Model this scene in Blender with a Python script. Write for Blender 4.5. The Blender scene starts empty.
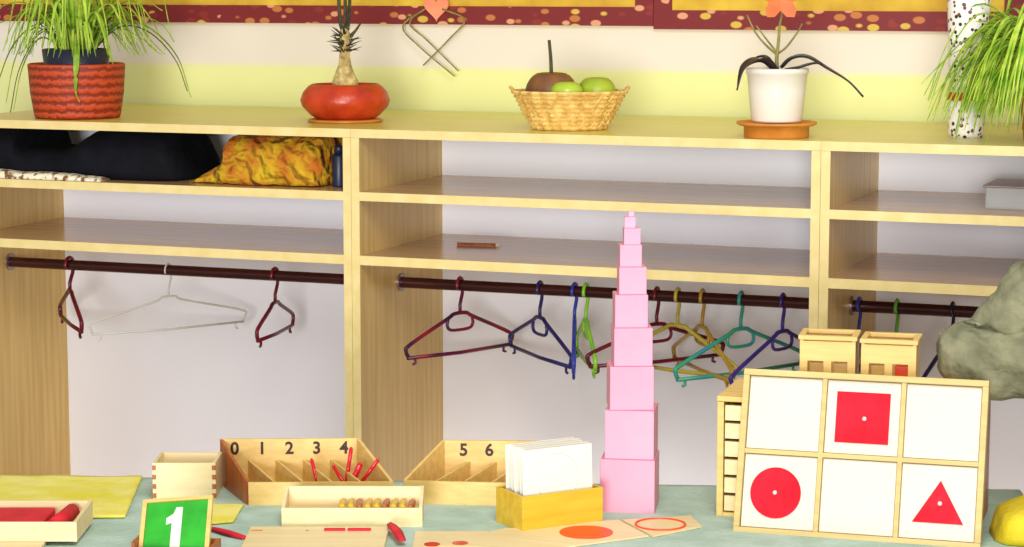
import bpy, bmesh, math, random
from mathutils import Vector, Matrix, noise
S = bpy.context.scene
COL = S.collection
R_ = math.radians
# ---------------------------------------------------------------- camera
cam_d = bpy.data.cameras.new('camera'); cam = bpy.data.objects.new('camera', cam_d); COL.objects.link(cam)
cam_d.sensor_width = 36; cam_d.lens = 79.96
cam.location = (0, 0, 1.6); cam.rotation_euler = (R_(90 - 7.41), 0, R_(21.147))
cam_d.clip_end = 60
S.camera = cam
# ---------------------------------------------------------------- world, light, exposure
S.view_settings.view_transform = 'Standard'; S.view_settings.look = 'None'
S.view_settings.gamma = 1; S.view_settings.use_curve_mapping = False
S.view_settings.exposure = -0.12
w = bpy.data.worlds.new('room_light'); S.world = w; w.use_nodes = True
w.node_tree.nodes['Background'].inputs[0].default_value = (1.0, 0.97, 0.93, 1)
w.node_tree.nodes['Background'].inputs[1].default_value = 0.52
def area(name, loc, target, size, power, col=(1, 1, 1)):
    l = bpy.data.lights.new(name, 'AREA'); l.shape = 'DISK'; l.size = size; l.energy = power; l.color = col
    o = bpy.data.objects.new(name, l); COL.objects.link(o); o.location = loc
    o.rotation_euler = (Vector(target) - Vector(loc)).to_track_quat('-Z', 'Y').to_euler()
    return o
area('added_overhead_fill', (-0.6, 2.2, 3.2), (-1.6, 5.0, 1.0), 1.6, 74, (1.0, 0.98, 0.93))  # added overhead fill for upward-facing surfaces, not a known lamp
area('added_frontal_fill', (2.4, -12, 1.5), (-1.8, 5.2, 1.0), 4.5, 2250, (1.0, 1.0, 0.99))  # added frontal fill that brightens the cabinet backs, no real window
area('camera_flash_light', (0.0, -0.05, 1.66), (-1.8, 5.0, 0.95), 0.12, 9, (1.0, 0.98, 0.95))

# ---------------------------------------------------------------- materials
def lin(c):
    return tuple(((v / 255) / 12.92 if v / 255 <= .04045 else ((v / 255 + .055) / 1.055) ** 2.4) for v in c) + (1,)
def newmat(name):
    m = bpy.data.materials.new(name); m.use_nodes = True
    nt = m.node_tree; b = nt.nodes['Principled BSDF']; return m, nt, b
def coords(nt, scale=(1, 1, 1), kind='Object'):
    tc = nt.nodes.new('ShaderNodeTexCoord'); mp = nt.nodes.new('ShaderNodeMapping')
    mp.inputs['Scale'].default_value = scale; nt.links.new(tc.outputs[kind], mp.inputs[0]); return mp.outputs[0]
def ramp(nt, fac, stops, interp='LINEAR'):
    r = nt.nodes.new('ShaderNodeValToRGB'); r.color_ramp.interpolation = interp
    e = r.color_ramp.elements
    while len(e) < len(stops): e.new(0.5)
    for i, (p, c) in enumerate(stops): e[i].position = p; e[i].color = lin(c)
    nt.links.new(fac, r.inputs[0]); return r.outputs[0]
def mat(name, c1, c2=None, scale=(8, 8, 8), rough=.5, bump=0, bscale=None, detail=4, lo=.35, hi=.65, metal=0, spec=.5, sub=0):
    """noise-mottled material between two colours"""
    m, nt, b = newmat(name)
    c2 = c2 or c1
    n = nt.nodes.new('ShaderNodeTexNoise'); n.inputs['Scale'].default_value = 1; n.inputs['Detail'].default_value = detail
    nt.links.new(coords(nt, scale), n.inputs['Vector'])
    nt.links.new(ramp(nt, n.outputs['Fac'], [(lo, c1), (hi, c2)]), b.inputs['Base Color'])
    b.inputs['Roughness'].default_value = rough; b.inputs['Metallic'].default_value = metal
    b.inputs['Specular IOR Level'].default_value = spec
    if bump:
        n2 = nt.nodes.new('ShaderNodeTexNoise'); n2.inputs['Scale'].default_value = 1; n2.inputs['Detail'].default_value = 3
        nt.links.new(coords(nt, bscale or scale), n2.inputs['Vector'])
        bp = nt.nodes.new('ShaderNodeBump'); bp.inputs['Strength'].default_value = bump; bp.inputs['Distance'].default_value = .01
        nt.links.new(n2.outputs['Fac'], bp.inputs['Height']); nt.links.new(bp.outputs[0], b.inputs['Normal'])
    return m
M = {}
M['beech_v'] = mat('beech_laminate_upright', (208, 172, 94), (226, 192, 116), (60, 60, 3), .35, detail=5)
M['beech_h'] = mat('beech_laminate_shelf', (190, 148, 100), (208, 170, 122), (3, 60, 60), .2, detail=5)
M['beech_top'] = mat('beech_laminate_top', (212, 200, 92), (224, 212, 108), (3, 50, 50), .3, detail=5)
M['edge'] = mat('beech_edge_band', (226, 202, 132), (236, 214, 150), (20, 20, 20), .4)
M['back'] = mat('white_back_board', (236, 236, 244), (240, 240, 247), (2, 2, 2), .6)
M['rod'] = mat('dark_brown_metal_rod', (58, 26, 26), (78, 36, 32), (4, 60, 60), .22, metal=.35)
M['steel'] = mat('rod_socket_steel', (150, 130, 130), (170, 150, 150), (20, 20, 20), .3, metal=.8)
M['floor'] = mat('grey_linoleum', (138, 134, 126), (156, 150, 140), (5, 5, 5), .4)
M['table_wood'] = mat('table_wood', (190, 160, 110), (206, 176, 126), (3, 40, 40), .45)
M['lightwood'] = mat('pale_beech_wood', (226, 204, 150), (236, 216, 168), (6, 70, 70), .45, detail=5)
M['midwood'] = mat('honey_beech_wood', (214, 178, 100), (230, 196, 120), (6, 70, 70), .45, detail=5)
M['strip_wood'] = mat('olive_beech_strips', (190, 166, 100), (206, 182, 118), (6, 70, 70), .45, detail=5)
M['ochrewood'] = mat('ochre_box_wood', (206, 166, 36), (222, 184, 54), (6, 60, 60), .45, detail=5)
M['red_or_shaded_wood'] = mat('reddish_brown_or_shaded_wood', (150, 72, 26), (186, 104, 44), (50, 50, 6), .4, detail=5)  # real reddish wood, and painted shade on two side boards
M['cloth_teal'] = mat('grey_green_tablecloth', (162, 188, 170), (184, 206, 194), (14, 14, 14), .85, bump=.3, bscale=(90, 90, 90))
M['cloth_yellow'] = mat('yellow_mat_cloth', (232, 220, 66), (242, 232, 130), (14, 14, 14), .8, bump=.4, bscale=(40, 40, 40))
M['cushion_yellow'] = mat('mustard_fabric', (206, 180, 16), (222, 200, 40), (14, 14, 14), .8, bump=.3, bscale=(60, 60, 60))
M['pink'] = mat('pink_painted_wood', (228, 146, 172), (234, 156, 180), (8, 8, 8), .4)
M['white_card'] = mat('white_card', (230, 226, 212), (233, 229, 216), (5, 5, 5), .5)
M['cream_inset'] = mat('cream_inset_board', (216, 203, 186), (220, 207, 190), (5, 5, 5), .45)
M['red_paint'] = mat('glossy_red_paint', (204, 14, 34), (222, 28, 50), (12, 12, 12), .16, bump=.35, bscale=(16, 16, 16))
M['red_felt'] = mat('red_felt', (200, 10, 34), (224, 20, 50), (20, 20, 20), .7)
M['orange_red'] = mat('orange_red_paint', (234, 66, 22), (242, 84, 36), (12, 12, 12), .4)
M['green'] = mat('green_card', (24, 150, 24), (40, 172, 36), (20, 20, 20), .6)
M['ink'] = mat('dark_brown_ink', (50, 22, 12), (60, 30, 16), (20, 20, 20), .6)
M['pencil'] = mat('faint_pencil_line', (206, 200, 190), (212, 206, 196), (20, 20, 20), .6)
M['knob'] = mat('pale_metal_knob', (236, 220, 216), (246, 232, 228), (20, 20, 20), .25, metal=.3)
M['terracotta'] = mat('glazed_terracotta', (168, 42, 14), (196, 62, 24), (18, 18, 18), .35, bump=.15, bscale=(60, 60, 60))
M['saucer'] = mat('terracotta_saucer', (196, 118, 40), (214, 140, 56), (18, 18, 18), .5)
M['whitepot'] = mat('white_ceramic', (236, 228, 210), (240, 233, 218), (5, 5, 5), .3)
M['soil'] = mat('dark_soil', (48, 34, 22), (74, 52, 32), (60, 60, 60), .95, bump=.6, bscale=(90, 90, 90))
M['liner'] = mat('dark_plastic_liner', (24, 26, 48), (32, 34, 58), (10, 10, 10), .4)
M['leaf'] = mat('fresh_leaf', (100, 146, 34), (168, 192, 66), (14, 14, 30), .5, spec=.3)
M['leaf_bright'] = mat('bright_spider_leaf', (120, 172, 30), (196, 216, 80), (14, 14, 30), .5, spec=.3)
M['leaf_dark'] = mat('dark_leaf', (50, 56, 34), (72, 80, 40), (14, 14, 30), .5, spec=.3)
M['leaf_black'] = mat('blackish_leaf', (38, 26, 34), (56, 42, 44), (14, 14, 30), .4)
M['trunk'] = mat('pale_bark', (150, 122, 66), (222, 200, 130), (50, 50, 50), .8, bump=.6, bscale=(80, 80, 160))
M['spike'] = mat('dark_tuft', (48, 44, 34), (82, 76, 40), (50, 50, 50), .8)
M['stem'] = mat('green_brown_stem', (110, 104, 50), (150, 140, 70), (40, 40, 40), .6)
M['wicker'] = mat('straw_wicker', (206, 160, 76), (238, 204, 122), (50, 50, 50), .7)
M['gourd'] = mat('brown_gourd', (104, 64, 36), (136, 88, 44), (20, 20, 20), .5)
M['apple'] = mat('green_apple', (150, 176, 40), (178, 200, 60), (14, 14, 14), .3)
M['squash'] = mat('yellow_green_squash', (124, 156, 28), (172, 186, 48), (10, 10, 10), .4)
M['heart'] = mat('salmon_paper', (228, 128, 92), (242, 150, 110), (14, 14, 14), .7)
M['flower'] = mat('orange_petal', (206, 96, 40), (226, 124, 60), (14, 14, 14), .6)
M['black_cloth'] = mat('black_jacket_fabric', (6, 7, 13), (14, 16, 26), (14, 14, 14), .85, bump=.5, bscale=(30, 30, 30), spec=.2)
M['scarf'] = mat('cream_knitted_scarf', (120, 84, 50), (240, 230, 200), (60, 60, 60), .85, bump=.6, bscale=(70, 70, 70), lo=.42, hi=.52)
M['mustard'] = mat('mustard_orange_fabric', (190, 104, 14), (206, 170, 20), (20, 20, 20), .85, bump=.7, bscale=(26, 26, 26))
M['navy'] = mat('navy_plastic', (20, 30, 56), (28, 44, 74), (10, 10, 10), .4)
M['sleeve'] = mat('grey_green_wool', (106, 106, 80), (138, 136, 106), (22, 22, 22), .9, bump=.6, bscale=(50, 50, 50))
def add_folds(name, scale, strength):
    nt = M[name].node_tree; b = nt.nodes['Principled BSDF']
    wv = nt.nodes.new('ShaderNodeTexWave'); wv.bands_direction = 'DIAGONAL'; wv.inputs['Scale'].default_value = scale
    wv.inputs['Distortion'].default_value = 9; wv.inputs['Detail'].default_value = 3; wv.inputs['Detail Scale'].default_value = 1.6
    nt.links.new(coords(nt), wv.inputs['Vector'])
    bp = nt.nodes.new('ShaderNodeBump'); bp.inputs['Strength'].default_value = strength; bp.inputs['Distance'].default_value = .02
    old = b.inputs['Normal'].links[0].from_socket
    nt.links.new(wv.outputs['Fac'], bp.inputs['Height']); nt.links.new(old, bp.inputs['Normal']); nt.links.new(bp.outputs[0], b.inputs['Normal'])
add_folds('sleeve', 4, .4); add_folds('mustard', 7, .8)
M['trouser'] = mat('dark_grey_trousers', (56, 58, 66), (70, 72, 80), (20, 20, 20), .9)
M['skin'] = mat('skin', (206, 138, 104), (222, 158, 124), (10, 10, 10), .5)
M['hair'] = mat('brown_hair', (66, 42, 26), (88, 58, 34), (60, 60, 10), .6)
M['eye_white'] = mat('eye_white', (240, 236, 230)); M['iris'] = mat('dark_iris', (60, 42, 30)); M['lip'] = mat('lip', (176, 84, 76))
M['shoe'] = mat('black_leather', (24, 22, 22), (34, 30, 30), rough=.4)
M['clear'] = mat('greyish_clear_plastic', (224, 226, 226), (232, 234, 234), (4, 4, 4), .15)
M['clear'].node_tree.nodes['Principled BSDF'].inputs['Transmission Weight'].default_value = .6
M['redband'] = mat('brick_red_band', (176, 70, 40), (196, 90, 54), (14, 14, 14), .5)
def plast(name, c, c2=None):
    M[name] = mat(name, c, c2 or c, (10, 10, 10), .3)
plast('darkred_plastic', (120, 16, 30), (96, 14, 40)); plast('red_violet_plastic', (150, 20, 40), (64, 20, 60))
plast('navy_plastic_hanger', (34, 30, 88), (48, 44, 110)); plast('blue_plastic', (40, 50, 150), (60, 74, 180))
plast('lime_plastic', (120, 206, 40), (160, 220, 60)); plast('teal_plastic', (50, 150, 160), (60, 170, 130))
plast('pale_plastic', (200, 202, 190), (214, 214, 204)); plast('yellow_plastic', (206, 190, 60), (180, 160, 60))
plast('violet_plastic', (50, 34, 110), (70, 50, 140)); plast('green_plastic', (100, 170, 60), (120, 190, 70))
plast('ochre_plastic', (190, 150, 50), (170, 130, 44)); plast('black_blue_plastic', (26, 24, 50), (34, 32, 66))
# painted wall: cream above, pale yellow band below, an edge that runs level
def wall_mat():
    m, nt, b = newmat('cream_wall_with_yellow_dado')
    tc = nt.nodes.new('ShaderNodeTexCoord'); sp = nt.nodes.new('ShaderNodeSeparateXYZ'); nt.links.new(tc.outputs['Object'], sp.inputs[0])
    col = ramp(nt, sp.outputs['Z'], [(0.0, (226, 226, 150)), (0.447, (226, 226, 154)), (0.450, (226, 216, 200)), (1, (228, 218, 202))])
    mr = nt.nodes.new('ShaderNodeMath'); mr.operation = 'DIVIDE'; mr.inputs[1].default_value = 3.0
    nt.links.new(sp.outputs['Z'], mr.inputs[0])
    nt.links.new(mr.outputs[0], [l for l in nt.links if l.to_socket.name == 'Fac'][0].to_node.inputs[0])
    nt.links.new(col, b.inputs['Base Color']); b.inputs['Roughness'].default_value = .8
    return m
M['wall'] = wall_mat()
def spots_mat(name, base, stops, scale, rough=.6, rnd=1, stretch=(1, 1, 1)):
    m, nt, b = newmat(name)
    v = nt.nodes.new('ShaderNodeTexVoronoi'); v.inputs['Scale'].default_value = scale; v.inputs['Randomness'].default_value = rnd
    nt.links.new(coords(nt, stretch), v.inputs['Vector'])
    d = ramp(nt, v.outputs['Distance'], [(.0, (255, 255, 255)), (.34, (255, 255, 255)), (.42, (0, 0, 0))])
    sx = nt.nodes.new('ShaderNodeSeparateColor'); nt.links.new(v.outputs['Color'], sx.inputs[0])
    pick = ramp(nt, sx.outputs[0], stops, 'CONSTANT')
    mx = nt.nodes.new('ShaderNodeMix'); mx.data_type = 'RGBA'
    nt.links.new(d, mx.inputs[0]); mx.inputs[6].default_value = lin(base); nt.links.new(pick, mx.inputs[7])
    nt.links.new(mx.outputs[2], b.inputs['Base Color']); b.inputs['Roughness'].default_value = rough
    return m
M['border'] = spots_mat('dark_red_floral_paper', (118, 16, 20), [(0, (118, 16, 20)), (.35, (186, 110, 50)), (.5, (206, 170, 60)), (.62, (134, 34, 26)), (.85, (214, 150, 110))], 34, stretch=(.7, 1, 1.2))
M['board'] = mat('golden_board_paper', (196, 150, 34), (222, 184, 54), (9, 9, 9), .7)
M['speckled'] = spots_mat('black_and_white_pattern', (240, 234, 226), [(0, (40, 26, 22)), (.45, (240, 234, 226)), (.7, (110, 60, 40))], 80)
def weave_mat(name, c1, c2, su, sv):
    m, nt, b = newmat(name)
    wv = nt.nodes.new('ShaderNodeTexWave'); wv.bands_direction = 'Z'; wv.inputs['Scale'].default_value = sv; wv.inputs['Distortion'].default_value = 2.5
    wv.inputs['Detail'].default_value = 2; wv.inputs['Detail Scale'].default_value = su
    nt.links.new(coords(nt), wv.inputs['Vector'])
    nt.links.new(ramp(nt, wv.outputs['Fac'], [(.1, c1), (.7, c2)]), b.inputs['Base Color'])
    bp = nt.nodes.new('ShaderNodeBump'); bp.inputs['Strength'].default_value = .5; bp.inputs['Distance'].default_value = .006
    nt.links.new(wv.outputs['Fac'], bp.inputs['Height']); nt.links.new(bp.outputs[0], b.inputs['Normal']); b.inputs['Roughness'].default_value = .6
    return m
M['red_weave'] = weave_mat('red_brown_woven_reed', (132, 34, 12), (192, 70, 26), 5, 14)

# ---------------------------------------------------------------- mesh helpers
def bm_obj(name, bm, m, parent=None, smooth=False, recalc=True):
    if recalc: bmesh.ops.recalc_face_normals(bm, faces=bm.faces)
    me = bpy.data.meshes.new(name); bm.to_mesh(me); bm.free()
    o = bpy.data.objects.new(name, me); COL.objects.link(o); me.materials.append(M[m] if isinstance(m, str) else m)
    if smooth:
        for p in me.polygons: p.use_smooth = True
    if parent: o.parent = parent
    return o
def tag(o, label, cat, group=None):
    o['label'] = label; o['category'] = cat
    if group: o['group'] = group
    return o
def thing(name, label, cat, loc=(0, 0, 0), rz=0, group=None):
    o = bpy.data.objects.new(name, None); COL.objects.link(o); o.empty_display_size = .05
    o.location = loc; o.rotation_euler = (0, 0, R_(rz)); return tag(o, label, cat, group)
def struct(o): o['kind'] = 'structure'; return o
def box(bm, x0, x1, y0, y1, z0, z1, bev=0):
    vs = [bm.verts.new(p) for p in ((x0, y0, z0), (x1, y0, z0), (x1, y1, z0), (x0, y1, z0), (x0, y0, z1), (x1, y0, z1), (x1, y1, z1), (x0, y1, z1))]
    fs = [bm.faces.new([vs[i] for i in f]) for f in ((3, 2, 1, 0), (4, 5, 6, 7), (0, 1, 5, 4), (1, 2, 6, 5), (2, 3, 7, 6), (3, 0, 4, 7))]
    if bev:
        es = {e for f in fs for e in f.edges}
        bmesh.ops.bevel(bm, geom=list(es), offset=bev, segments=2, profile=.5, affect='EDGES')
def boxes(*bs, bev=0):
    bm = bmesh.new()
    for b in bs: box(bm, *b, bev=bev)
    return bm
def prism(bm, pts, y0, y1):
    """polygon in XZ extruded along Y"""
    a = [bm.verts.new((x, y0, z)) for x, z in pts]; b = [bm.verts.new((x, y1, z)) for x, z in pts]
    bm.faces.new(a); bm.faces.new(list(reversed(b))); n = len(pts)
    for i in range(n): bm.faces.new((a[i], b[i], b[(i + 1) % n], a[(i + 1) % n]))
def plate(bm, pts, z0, z1):
    a = [bm.verts.new((x, y, z0)) for x, y in pts]; b = [bm.verts.new((x, y, z1)) for x, y in pts]
    bm.faces.new(list(reversed(a))); bm.faces.new(b); n = len(pts)
    for i in range(n): bm.faces.new((a[i], a[(i + 1) % n], b[(i + 1) % n], b[i]))
def lathe(bm, prof, seg=40, cx=0, cy=0, sx=1, sy=1):
    rings = []
    for r, z in prof:
        if r < 1e-5: rings.append([bm.verts.new((cx, cy, z))])
        else: rings.append([bm.verts.new((cx + sx * r * math.cos(2 * math.pi * i / seg), cy + sy * r * math.sin(2 * math.pi * i / seg), z)) for i in range(seg)])
    for a, b in zip(rings, rings[1:]):
        for i in range(seg):
            j = (i + 1) % seg
            if len(a) == 1 and len(b) == 1: continue
            if len(a) == 1: bm.faces.new((a[0], b[j], b[i]))
            elif len(b) == 1: bm.faces.new((a[i], a[j], b[0]))
            else: bm.faces.new((a[i], a[j], b[j], b[i]))
def smooth_path(pts, n=8):
    pts = [Vector(p) for p in pts]
    if len(pts) < 3: return pts
    out = []; P = [pts[0] * 2 - pts[1]] + pts + [pts[-1] * 2 - pts[-2]]
    for i in range(1, len(P) - 2):
        a, b, c, d = P[i - 1:i + 3]
        for k in range(n):
            t = k / n
            out.append(.5 * ((2 * b) + (c - a) * t + (2 * a - 5 * b + 4 * c - d) * t * t + (3 * b - a - 3 * c + d) * t ** 3))
    out.append(pts[-1]); return out
def tube(bm, pts, r, seg=8, r2=None, closed=False):
    pts = [Vector(p) for p in pts]; n = len(pts); rings = []
    up = Vector((.13, .31, .94)).normalized()
    for i, p in enumerate(pts):
        if closed: t = (pts[(i + 1) % n] - pts[i - 1])
        else: t = pts[min(i + 1, n - 1)] - pts[max(i - 1, 0)]
        t = t.normalized() if t.length > 1e-9 else Vector((0, 0, 1))
        a = t.cross(up)
        if a.length < .05: a = t.cross(Vector((1, 0, 0)))
        a.normalize(); b = t.cross(a); up = b if b.dot(up) > 0 else -b
        a = t.cross(up).normalized(); b = t.cross(a)
        rr = r if r2 is None else r + (r2 - r) * i / max(1, n - 1)
        rings.append([bm.verts.new(p + rr * (a * math.cos(2 * math.pi * k / seg) + b * math.sin(2 * math.pi * k / seg))) for k in range(seg)])
    m = n if closed else n - 1
    for i in range(m):
        A, B = rings[i], rings[(i + 1) % n]
        for k in range(seg): bm.faces.new((A[k], A[(k + 1) % seg], B[(k + 1) % seg], B[k]))
    if not closed: bm.faces.new(list(reversed(rings[0]))); bm.faces.new(rings[-1])
def leaf_strip(bm, pts, w, n=7, thick=.0012):
    """tapered folded leaf blade along a smooth path"""
    P = smooth_path(pts, n); N = len(P); rows = []
    for i, p in enumerate(P):
        t = (P[min(i + 1, N - 1)] - P[max(i - 1, 0)]).normalized()
        side = t.cross(Vector((0, 0, 1)))
        if side.length < .1: side = Vector((1, 0, 0))
        side.normalize(); nn = side.cross(t)
        s = i / (N - 1); ww = w * (.55 + .45 * math.sin(math.pi * min(1, s * 1.3))) * (1 - s ** 3) + .0006
        rows.append([bm.verts.new(p - side * ww + nn * ww * .4), bm.verts.new(p - nn * thick), bm.verts.new(p + side * ww + nn * ww * .4), bm.verts.new(p + nn * thick)])
    for a, b in zip(rows, rows[1:]):
        for k in range(4): bm.faces.new((a[k], a[(k + 1) % 4], b[(k + 1) % 4], b[k]))
    bm.faces.new(list(reversed(rows[0]))); bm.faces.new(rows[-1])
def disc(bm, cx, cy, r, z0, z1, seg=36, sx=1, sy=1):
    plate(bm, [(cx + sx * r * math.cos(2 * math.pi * i / seg), cy + sy * r * math.sin(2 * math.pi * i / seg)) for i in range(seg)], z0, z1)
def text_obj(name, s, size, parent, m, loc, rot, bold=.0):
    c = bpy.data.curves.new(name, 'FONT'); c.body = s; c.size = size; c.extrude = .0006; c.offset = bold; c.align_x = 'CENTER'; c.align_y = 'CENTER'
    t = bpy.data.objects.new('tmp_text', c); COL.objects.link(t)
    me = bpy.data.meshes.new_from_object(t.evaluated_get(bpy.context.evaluated_depsgraph_get()))
    bpy.data.objects.remove(t); me.materials.clear(); me.materials.append(M[m])
    o = bpy.data.objects.new(name, me); COL.objects.link(o); o.parent = parent; o.location = loc; o.rotation_euler = rot
    return o

# ---------------------------------------------------------------- the room
D, DB, WY = 5.2, 5.7385, 6.02     # cabinet front, cabinet back board, wall
struct(bm_obj('wall_back', boxes((-7, 4, WY, WY + .15, 0, 3.0)), 'wall'))
struct(bm_obj('floor', boxes((-7, 4, -1.5, WY + .15, -.1, 0)), 'floor'))
struct(bm_obj('baseboard_back', boxes((-7, 4, WY - .015, WY, 0, .09), bev=.004), 'edge'))

# display board on the wall: golden backing with dark red floral border
def display_board(x0, x1, z0, z1, label):
    t = thing('display_board', label, 'notice board', (x0, WY - .001, z0), 0, 'display boards above the coat cabinets')
    W, H = x1 - x0, z1 - z0
    bm_obj('backing', boxes((0, W, -.012, 0, 0, H), bev=.002), 'board', t)
    b = .052
    bm_obj('border', boxes((0, W, -.017, -.0121, 0, b), (0, W, -.017, -.0121, H - b, H), (0, b, -.017, -.0121, b, H - b), (W - b, W, -.017, -.0121, b, H - b)), 'border', t)
display_board(-5.6, -1.9065, 1.468, 2.45, 'long golden display board with dark red floral border, left of the upright seam')
display_board(-1.905, -.90, 1.460, 2.45, 'golden display board with red border above the white pot, right of the seam')

# ---------------------------------------------------------------- coat cabinets
ZT = 1.222
def cabinet(x0, label):
    t = thing('coat_cabinet', label, 'coat cabinet', (x0, D, 0), 0, 'open coat cabinets along the wall')
    W, th = 1.209, .0225; dd = DB - D
    for i, xa in enumerate((0.0005, W - th)):
        p = bm_obj('side_panel', boxes((xa, xa + th - .0005, .002, dd, 0, 1.1995)), 'beech_v', t)
        bm_obj('edge_band', boxes((xa, xa + th - .0005, -.0005, .0019, 0, 1.1995)), 'edge', p)
    p = bm_obj('top_panel', boxes((0.0003, W - .0003, .002, WY - D - .016, 1.2, ZT)), 'beech_top', t)
    bm_obj('edge_band', boxes((0.0003, W - .0003, -.0005, .0019, 1.2, ZT)), 'edge', p)
    for z0, z1 in ((1.0406, 1.0627), (.8773, .901), (.08, .102)):
        p = bm_obj('shelf', boxes((th + .0001, W - th - .0001, .004, dd - .001, z0, z1)), 'beech_h', t)
        bm_obj('edge_band', boxes((th + .0001, W - th - .0001, 0, .0039, z0, z1)), 'edge', p)
    bm_obj('back_panel', boxes((.0005, W - .0005, dd + .0002, dd + .008, 0.02, 1.1995)), 'back', t)
    bm_obj('plinth', boxes((th + .0001, W - th - .0001, .03, .048, 0, .0799)), 'beech_h', t)
    bm = bmesh.new(); tube(bm, [(th + .001, .25, .802), (W - th - .001, .25, .802)], .0145, 20)
    bm_obj('hanging_rod', bm, 'rod', t, smooth=False)
    for xa, s in ((th, 1), (W - th, -1)):
        bm = bmesh.new(); tube(bm, [(xa + s * .0002, .25, .802), (xa + s * .006, .25, .802)], .024, 20)
        bm_obj('rod_socket', bm, 'steel', t)
    return t
cabinet(-3.6565, 'beech coat cabinet with black jacket and mustard cloth on its top shelf')
cabinet(-2.4475, 'beech coat cabinet with empty shelves behind the pink tower')
cabinet(-1.2385, 'beech coat cabinet behind the grey-green sleeve, below the leafy plant')

# ---------------------------------------------------------------- hangers
RODY, RODZ = D + .25, .802
def hanger(x, rz, label, m, w=.36, tilt=0, drop=.19, loop=True, r=.0054, rise=1.0, tx=0, dy=0):
    t = thing('coat_hanger', label, 'hanger', (x, RODY + dy, RODZ), rz, 'plastic coat hangers on the rods')
    t.rotation_euler = (0, R_(tx), R_(rz))
    rr = .0145 + r + .0004; h = w / 2
    bm = bmesh.new()
    hp = [(rr * math.cos(a), 0, rr * math.sin(a)) for a in [R_(v) for v in (205, 180, 150, 120, 90, 60, 30, 0, -30)]]
    # the hook curls over the rod, then a swan-neck runs to the body
    hp2 = hp + [(rr * .75, 0, -.024), (.006, 0, -.040), (0, 0, -.052), (0, 0, -.074 * rise)]
    # hook lies in the plane across the rod: turned so that it wraps the rod whatever the body's angle
    tube(bm, [(p[0] * 1.0, p[1], p[2]) for p in hp2], r * .85, 8)
    ob = bm_obj('hook', bm, m, t, smooth=True)
    # keep the hook's curl across the rod (rod runs along x)
    ob.rotation_euler = (0, 0, R_(90 - rz))
    z0 = -.074 * rise
    bm = bmesh.new()
    pts = [(-h + .006, 0, -drop + .008), (-h, 0, -drop + .022), (-h + .012, 0, -drop + .038), (-.045, 0, z0 - .012), (-.02, 0, z0), (.02, 0, z0), (.045, 0, z0 - .012), (h - .012, 0, -drop + .038), (h, 0, -drop + .022), (h - .006, 0, -drop + .008)]
    tube(bm, smooth_path(pts, 5), r, 8)
    bm_obj('shoulders', bm, m, t, smooth=True)
    bm = bmesh.new(); tube(bm, [(-h + .004, 0, -drop + .004), (0, 0, -drop), (h - .004, 0, -drop + .004)], r * .95, 8)
    bm_obj('trouser_bar', bm, m, t, smooth=True)
    if loop:
        bm = bmesh.new(); tube(bm, smooth_path([(-.04, 0, z0 - .010), (-.043, 0, z0 - .03), (-.028, 0, z0 - .042), (.028, 0, z0 - .042), (.043, 0, z0 - .03), (.04, 0, z0 - .010)], 5), r * .8, 8)
        bm_obj('strap_loop', bm, m, t, smooth=True)
    for s in (-1, 1):
        bm = bmesh.new(); tube(bm, [(s * (h - .03), 0, -drop + .002), (s * (h - .03), 0, -drop - .012), (s * (h - .022), 0, -drop - .014)], r * .7, 6)
        bm_obj('end_peg', bm, m, t, smooth=True)
    return t
hanger(-3.438, -48, 'dark red hanger turned nearly edge-on at the far left rod end', 'darkred_plastic', .34, drop=.17, loop=False, r=.0062)
hanger(-3.123, 21 + 32, 'large pale translucent hanger in the left cabinet', 'pale_plastic', .46, drop=.165, loop=False, r=.003)
hanger(-2.795, 21 + 77, 'small dark red hanger turned sideways beside the first cabinet divider', 'darkred_plastic', .30, drop=.16, loop=False)
hanger(-2.254, 21 + 41, 'red and violet hanger at the left end of the middle rod', 'red_violet_plastic', .36, drop=.178)
hanger(-2.031, 21 - 66, 'navy blue hanger whose left tip touches the red one', 'navy_plastic_hanger', .38, drop=.178)
hanger(-1.936, 21 + 88, 'dark blue hanger seen exactly edge-on left of the lime one', 'blue_plastic', .36, drop=.185, loop=False)
hanger(-1.905, 21 - 84, 'lime green hanger seen almost edge-on left of the pink tower', 'lime_plastic', .36, drop=.18)
hanger(-1.715, 21 + 28, 'dark red hanger partly behind the pink tower, right side showing', 'darkred_plastic', .40, drop=.17)
hanger(-1.595, 21 - 72, 'yellow hanger tangled between the dark red and teal hangers', 'ochre_plastic', .38, drop=.185)
hanger(-1.66, 21 - 40, 'yellow-green hanger whose bar shows just right of the pink tower', 'yellow_plastic', .36, drop=.19, loop=False)
hanger(-1.495, 21 + 36, 'teal hanger in front of the middle rod right half', 'teal_plastic', .42, drop=.185)
hanger(-1.388, 21 + 50, 'violet blue hanger beside the second cabinet divider', 'violet_plastic', .44, drop=.19)
hanger(-1.196, 21 + 80, 'bright blue hanger edge-on against the right-hand cabinet side', 'blue_plastic', .34, drop=.17, loop=False)
hanger(-1.103, 21 + 86, 'green hanger seen edge-on above the right wooden cube box', 'green_plastic', .30, drop=.16, loop=False)
hanger(-.968, 21 + 52, 'blackish blue hanger just left of the grey-green sleeve', 'black_blue_plastic', .36, drop=.2)

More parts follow.
